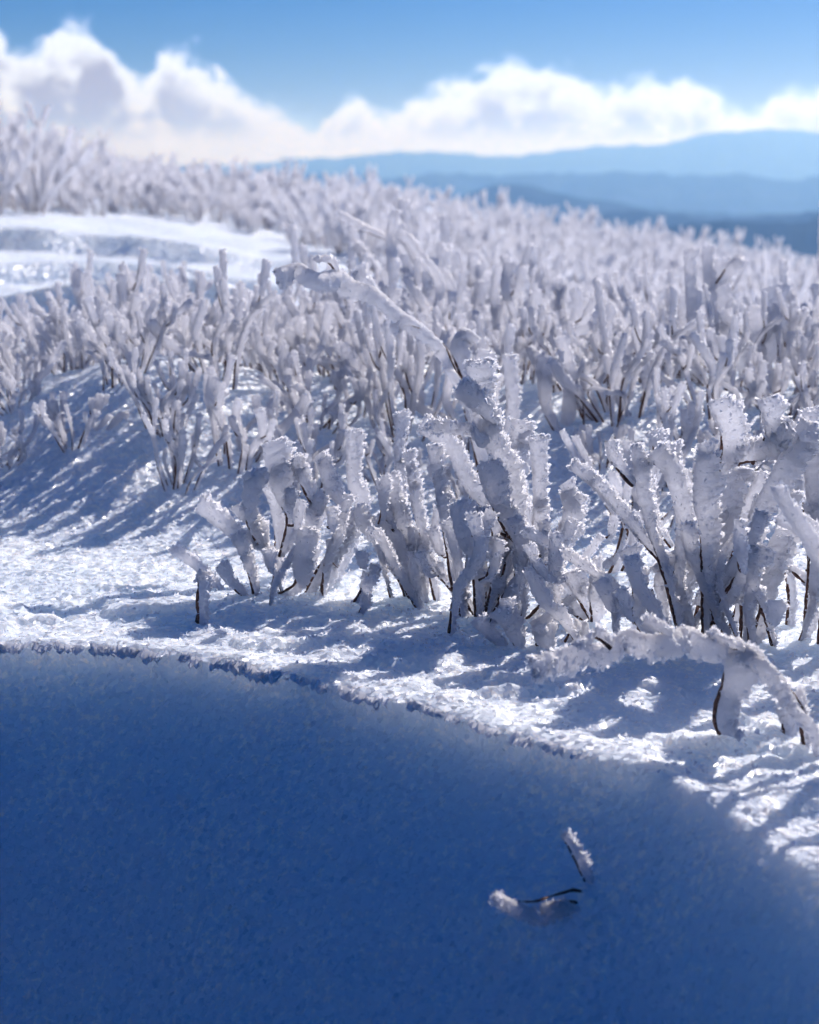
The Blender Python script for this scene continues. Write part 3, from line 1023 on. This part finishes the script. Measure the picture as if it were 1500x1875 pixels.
plant('rime_shrub', 'tall thin shrub with one upright stalk above the drifts', (715, 640), [
    ([(720, 640), (715, 520), (710, 440), (720, 384)], 14, 26),
    ([(712, 440), (660, 418), (612, 392)], 14, 18, A),
    ([(760, 640), (800, 530), (755, 455), (730, 432)], 12, 20),
    ([(700, 640), (640, 560), (610, 530)], 12, 22),
    ([(740, 640), (830, 560), (800, 500)], 12, 22)], 113, group='rime-coated shrubs behind the front row', ds=0.006, m=10, cryst=500, depth=3.0, wid=0.85)
plant('rime_shrub', 'tallest cluster of straight flat-topped rime stalks at the right', (1310, 800), [
    ([(1274, 815), (1266, 650), (1256, 456)], 20, 32),
    ([(1330, 750), (1322, 630), (1308, 476)], 20, 44),
    ([(1312, 520), (1335, 488), (1350, 474)], 20, 30, A),
    ([(1390, 730), (1400, 610), (1398, 528)], 20, 42),
    ([(1382, 770), (1354, 674), (1340, 612)], 16, 32),
    ([(1226, 740), (1170, 682), (1130, 626), (1094, 582)], 14, 30),
    ([(1290, 780), (1300, 640), (1288, 452)], 16, 30),
    ([(1300, 800), (1250, 660), (1246, 540)], 18, 36),
    ([(1340, 800), (1420, 680), (1450, 600)], 16, 30),
    ([(1320, 800), (1370, 700), (1372, 560)], 16, 32)], 114, group='rime-coated shrubs behind the front row', ds=0.005, m=12, cryst=700, depth=2.65, wid=0.82)
plant('rime_shrub', 'slim frosted stalks with bare dark lower stems left of the tallest cluster', (1100, 850), [
    ([(1090, 850), (1118, 730), (1130, 640)], 12, 24),
    ([(1182, 810), (1138, 746), (1128, 700)], 12, 20),
    ([(1039, 896), (1026, 824), (1033, 760), (1037, 706)], 12, 34),
    ([(1100, 850), (1060, 740), (1020, 620)], 14, 30),
    ([(1120, 850), (1180, 720), (1160, 600)], 14, 30),
    ([(1070, 860), (1000, 760), (985, 650)], 14, 30)], 115, group='rime-coated shrubs behind the front row', ds=0.005, m=12, cryst=700, depth=2.4, wid=0.7)
plant('rime_shrub', 'dark-stemmed thin sprigs at the right edge below the ridge', (1470, 760), [
    ([(1455, 640), (1450, 570), (1434, 522), (1431, 476)], 10, 16),
    ([(1500, 640), (1495, 560), (1488, 520)], 10, 16),
    ([(1520, 760), (1500, 500), (1506, 365)], 12, 30),
    ([(1480, 760), (1440, 660), (1400, 640)], 12, 24),
    ([(1490, 760), (1530, 660), (1520, 580)], 12, 24)], 116, group='rime-coated shrubs behind the front row', ds=0.006, m=10, cryst=500, depth=2.8, wid=0.85)


# ------------------------------------------------------------------ the many shrubs behind
def shrub_parts(name, seed, H, nst, spread, e_tip, ds, m, cryst):
    rng = np.random.default_rng(seed)
    e = link(name, None)
    for (P, e0, e1, tw) in shrub_paths(rng, H, nst, spread, e_tip):
        branch(e, P, e0, e1, rng, tw=tw, ds=ds, m=m, cryst=cryst if e1 > 0.006 else 150, size=1.15, flat=rng.uniform(0.55, 0.85), bare=rng.uniform(0.2, 0.5))
    return e


def shrub_arrays(seed, H, nst, spread, e_tip, ds, m, cryst, forks=1.0):
    """the same shrub as a single mesh, for the distance"""
    rng = np.random.default_rng(seed)
    Vs, q_r, t_r, q_b = [], [], [], []
    off = 0
    for (P, e0, e1, tw) in shrub_paths(rng, H, nst, spread, e_tip, forks):
        V, q, t3 = twig_arrays(P, tw * 1.4, tw, rng, ds=ds * 1.6, m=4)
        Vs.append(V); q_b.append(q + off); off += len(V)
        V, q, t3, c = rime_arrays(P, e0, e1, rng, ds, m, cryst if e1 > 0.006 else 0, size=1.5, flat=0.5, bare=0.3)
        Vs.append(V); q_r.append(q + off); t_r.append(t3 + off)
        if len(c):
            t_r.append(c + off)
        off += len(V)
    return np.vstack(Vs), np.vstack(q_r), np.vstack(t_r), np.vstack(q_b)


def copy_tree(o, parent=None):
    c = o.copy()
    COL.objects.link(c)
    c.parent = parent
    for ch in o.children:
        copy_tree(ch, c)
    return c


def scatter(rng, y0, y1, spacing, keep, n_try=6000, taken=None):
    """random spots, thinned so that none is closer to another than the spacing at its distance"""
    pts = [] if taken is None else list(taken)
    new = []
    ys = np.sqrt(rng.uniform(y0 * y0, y1 * y1, n_try))
    xs = rng.uniform(-1, 1, n_try) * (0.30 * ys + 0.22)
    zs = terrain(xs, ys)
    us, vs, _ = project(np.stack([xs, ys, zs], -1))
    for x, y, z, u, v in zip(xs.tolist(), ys.tolist(), zs.tolist(), us.tolist(), vs.tolist()):
        if not keep(u, v, x, y, rng):
            continue
        sp = spacing(y)
        if all((x - p[0]) ** 2 + (y - p[1]) ** 2 > sp * sp for p in pts):
            pts.append((x, y)); new.append((x, y, z, u, v))
    return new


rng = np.random.default_rng(7)
PROTO = [shrub_parts('rime_shrub', 500 + k, [0.16, 0.20, 0.18, 0.22, 0.145, 0.19, 0.23, 0.17, 0.21, 0.18][k], [8, 7, 8, 7, 9, 8, 7, 9, 7, 8][k],
                     [48, 40, 56, 38, 60, 52, 34, 44, 58, 40][k], [0.014, 0.012, 0.016, 0.015, 0.011, 0.016, 0.013, 0.011, 0.015, 0.012][k],
                     0.0065, 10, 620) for k in range(10)]


def keep_mid(u, v, x, y, r):
    vmax = np.interp(u, [-300, 0, 240, 330, 440, 640, 1040, 1200, 1700], [860, 855, 845, 895, 915, 925, 935, 970, 1010])
    vmin = np.interp(u, [-300, 0, 450, 650, 760], [640, 640, 610, 540, 470])
    if v > vmax or v < vmin:
        return False
    # leave some of the open snow patches
    if (abs(u - 740) < 55 and abs(v - 700) < 25) or (abs(u - 1080) < 45 and 860 < v < 960):
        return False
    return True


mid = scatter(rng, 1.95, 3.7, lambda y: 0.098 + 0.022 * (y - 2), keep_mid, 3000)


ORD = ['first', 'second', 'third', 'fourth', 'fifth', 'sixth', 'seventh', 'eighth', 'ninth', 'tenth', 'eleventh', 'twelfth', 'thirteenth',
       'fourteenth', 'fifteenth', 'sixteenth', 'seventeenth', 'eighteenth', 'nineteenth', 'twentieth']


def rank_labels(spots, edges, rows, what):
    """each shrub is named by its row (by distance) and by its place in the row, counted from the nearer end"""
    labels = {}
    for r in range(len(edges) - 1):
        ids = sorted([i for i, p in enumerate(spots) if edges[r] <= p[1] < edges[r + 1]], key=lambda i: spots[i][3])
        n = len(ids)
        for q, i in enumerate(ids):
            k, side = (q, 'left') if q < (n + 1) // 2 else (n - 1 - q, 'right')
            labels[i] = '%s, %s from the %s in the %s' % (what, ORD[min(k, 19)], side, rows[r])
    return labels


mid_names = rank_labels(mid, [0, 2.2, 2.45, 2.7, 2.95, 3.2, 3.45, 9], ['thicket row nearest the lip', 'second row of the thicket', 'third row of the thicket',
                        'fourth row of the thicket', 'fifth row of the thicket', 'sixth row of the thicket', 'rearmost row of the thicket'], 'rime-white branching shrub')
used = set()
for k, (x, y, z, u, v) in enumerate(mid):
    j = int(rng.integers(0, len(PROTO)))
    o = copy_tree(PROTO[j]) if j in used else PROTO[j]
    used.add(j)
    lim = 1.0 if v < 830 else 0.82
    sc = rng.choice([rng.uniform(0.62, 0.95), rng.uniform(0.85, 1.15), rng.uniform(1.1, 1.4)], p=[0.4, 0.48, 0.12]) * lim * float(np.interp(u, [250, 650, 900, 1150], [0.70, 0.95, 0.92, 0.78]))
    if y < 2.75 and 330 < u < 800:
        sc = min(sc, 0.92)
    o.location = (x, y, z)
    o.scale = (sc, sc * (1 if rng.random() < 0.5 else -1), sc * rng.uniform(0.9, 1.1))
    o.rotation_euler = (rng.normal(0, 0.07), rng.normal(0, 0.07), rng.uniform(-0.45, 0.45))
    tag(o, mid_names[k], 'shrub', 'thicket of rime-coated shrubs')
for j, o in enumerate(PROTO):
    if j not in used:
        for c in list(o.children_recursive):
            bpy.data.objects.remove(c)
        bpy.data.objects.remove(o)

# beyond: single-mesh shrubs, too small and blurred for their twigs to tell apart
FAR = []
for k in range(8):
    V, qr, tr_, qb = shrub_arrays(700 + k, [0.22, 0.26, 0.20, 0.28, 0.23, 0.30, 0.25, 0.21][k], [9, 10, 11, 9, 11, 10, 9, 11][k],
                                  [40, 36, 52, 34, 46, 30, 48, 42][k], 0.016, 0.020, 6, 130)
    hi = mk_mesh('rime_shrub', V, [qr, tr_, qb], [RIME, BARK], [True, False, True], [0, 0, 1])
    V, qr, tr_, qb = shrub_arrays(800 + k, [0.22, 0.26, 0.20, 0.28, 0.23, 0.30, 0.25, 0.21][k], 8, 46, 0.021, 0.045, 5, 0)
    FAR.append((V, qr, tr_, qb, hi))


def keep_back(u, v, x, y, r):
    if y < 3.6 or v < 250:
        return False
    if u < 760:
        lim = np.interp(u, [-400, 300, 420, 600, 700, 760], [392, 396, 420, 460, 500, 520])
        return v < lim
    return v < 620


back = scatter(rng, 3.6, 17.5, lambda y: 0.12 + 0.019 * (y - 3.6), keep_back, 9000, [(p[0], p[1]) for p in mid])
back.sort(key=lambda p: p[1])
N_IND = min(len(back), 285 - len(mid))


back_names = rank_labels(back[:N_IND], [0, 4.0, 4.4, 4.8, 5.3, 5.9, 6.6, 7.4, 8.2, 9, 10, 11.5, 13, 30],
                         ['first row behind the thicket'] + ['%s row behind the thicket' % q for q in ORD[1:12]] + ['farthest row on the ridge'], 'blurred frosted shrub')


acc = [[], [], [], []]
off = 0
for k, (x, y, z, u, v) in enumerate(back):
    j = int(rng.integers(0, len(FAR)))
    sc = rng.uniform(0.4, 0.9) * (0.85 if y < 6.5 else 1.0) * (1 + 0.85 * float(sst(5.5, 10, y)) * float(np.interp(u, [300, 900], [1, 0.45])))
    if y > 7 and -40 < u < 180:
        sc *= 1.3
    rz = rng.uniform(-0.5, 0.5)
    if k < N_IND:
        o = link('rime_shrub', FAR[j][4])
        o.location = (x, y, z)
        o.scale = (sc, sc, sc)
        o.rotation_euler = (0, 0, rz)
        tag(o, back_names[k], 'shrub', 'rime-coated shrubs on the slope behind')
    else:
        V = FAR[j][0] * sc
        c, s_ = math.cos(rz), math.sin(rz)
        V = np.stack([V[:, 0] * c - V[:, 1] * s_ + x, V[:, 0] * s_ + V[:, 1] * c + y, V[:, 2] + z], -1)
        acc[0].append(V)
        for q in (1, 2, 3):
            acc[q].append(FAR[j][q] + off)
        off += len(V)
if off:
    o = link('far_shrubbery', mk_mesh('far_shrubbery', np.vstack(acc[0]), [np.vstack(acc[1]), np.vstack(acc[2]), np.vstack(acc[3])],
                                      [RIME, BARK], [True, False, True], [0, 0, 1]))
    tag(o, 'far mass of frosted shrubs along the ridge', 'shrubbery', kind='stuff')
# neighbours just outside the frame on the right; their shade falls on the snow in view
for k, (x, y, j) in enumerate(((0.50, 1.47, 3), (0.58, 1.66, 6), (0.47, 1.30, 1), (0.66, 1.42, 5))):
    o = copy_tree(PROTO[j])
    o.location = (x, y, float(terrain(x, y)))
    o.rotation_euler = (0, 0, 0.3 * k)
    o.scale = (1.1, 1.1, 1.1)
    tag(o, 'rime-white shrub just past the right edge, %s from the camera' % ORD[k], 'shrub', 'shrubs past the right edge')
print('SHRUBS mid', len(mid), 'back', len(back), 'individual', N_IND)


# ------------------------------------------------------------------ frost on the snow itself
def shards(p, d, ln, wd, thk, side):
    """flat pointed crystals: p base (k,3), d direction, side width direction"""
    k = len(p)
    nrm = np.cross(d, side)
    A = p - side * wd[:, None]
    B = p + side * wd[:, None]
    C = p + d * ln[:, None] + side * (wd * 0.3)[:, None]
    U = p + d * (ln * 0.75)[:, None] - side * (wd * 0.7)[:, None] + nrm * thk[:, None]
    V = np.stack([A, B, C, U], 1).reshape(-1, 3)
    b = 4 * np.arange(k)
    F = np.vstack([np.stack([b, b + 1, b + 2], -1), np.stack([b, b + 2, b + 3], -1)])
    return V, F


def unit(v):
    return v / (np.linalg.norm(v, axis=1)[:, None] + 1e-12)


rng = np.random.default_rng(21)
k = 1500
x = rng.uniform(-0.75, 0.24, k)
fade = 1 - sst(0.12, 0.24, x)
c = lip_cos(x)
sl = np.interp(x, _xs, _slope)
nrm_out = np.stack([sl * c, -c, np.zeros(k)], -1)             # from the lip out over the lee face
along = np.stack([c, sl * c, np.zeros(k)], -1)
p = np.stack([x, lip_y(x), np.zeros(k)], -1)
p[:, 2] = terrain(x, lip_y(x) + 0.001) - rng.uniform(0.001, 0.006, k)
p = p + nrm_out * (lip_shelf(x) * rng.uniform(0.75, 1.05, k))[:, None]
lump = 0.75 + 0.35 * n1d(x / 0.045, 77) + 0.30 * n1d(x / 0.011, 78)
ln = (0.004 + 0.009 * rng.random(k)) * np.clip(lump, 0.2, 1.4) * (0.3 + 0.7 * fade)
d = unit(nrm_out * 0.55 + np.array([0, 0, -0.75]) + along * -0.3 + 0.15 * rng.standard_normal((k, 3)))
V, F = shards(p, d, ln, ln * rng.uniform(0.3, 0.6, k), ln * 0.25, unit(along + 0.35 * rng.standard_normal((k, 3))))
o = link('frost_fringe', mk_mesh('frost_fringe', V, [F], [FLAKE], False))
tag(o, 'jagged fringe of frost teeth along the lip of the drift', 'frost', kind='stuff')

# grains of rime strewn over the crust and stuck to the lee face
k = 26000
x = rng.uniform(-0.62, 0.62, k)
y = rng.uniform(0.95, 2.25, k)
s = (y - lip_y(x)) * lip_cos(x)
dens_ = np.where(s > 0, 0.85, 0.5 + 0.5 * vn2(x * 9, y * 9, 61))
kp = (rng.random(k) < dens_) & (s > 0)
x, y, s = x[kp], y[kp], s[kp]
k = len(x)
z = terrain(x, y, True)
eps = 0.003
gx = (terrain(x + eps, y) - terrain(x - eps, y)) / (2 * eps)
gy = (terrain(x, y + eps) - terrain(x, y - eps)) / (2 * eps)
nn = unit(np.stack([-gx, -gy, np.ones(k)], -1))
d = unit(nn + 0.35 * WIND[None] + 0.5 * rng.standard_normal((k, 3)))
ln = (0.0016 + 0.0040 * rng.random(k) ** 3) * np.where(s > 0, 0.9, 1.3)
q = rng.standard_normal((k, 3))
q = unit(q - (q * d).sum(1)[:, None] * d)
V, F = shards(np.stack([x, y, z - 0.0004], -1), d, ln, ln * 0.45, ln * 0.35, q)
o = link('frost_grains', mk_mesh('frost_grains', V, [F], [FLAKE], False))
tag(o, 'loose frost grains strewn over the sunlit snow crust', 'frost', kind='stuff')
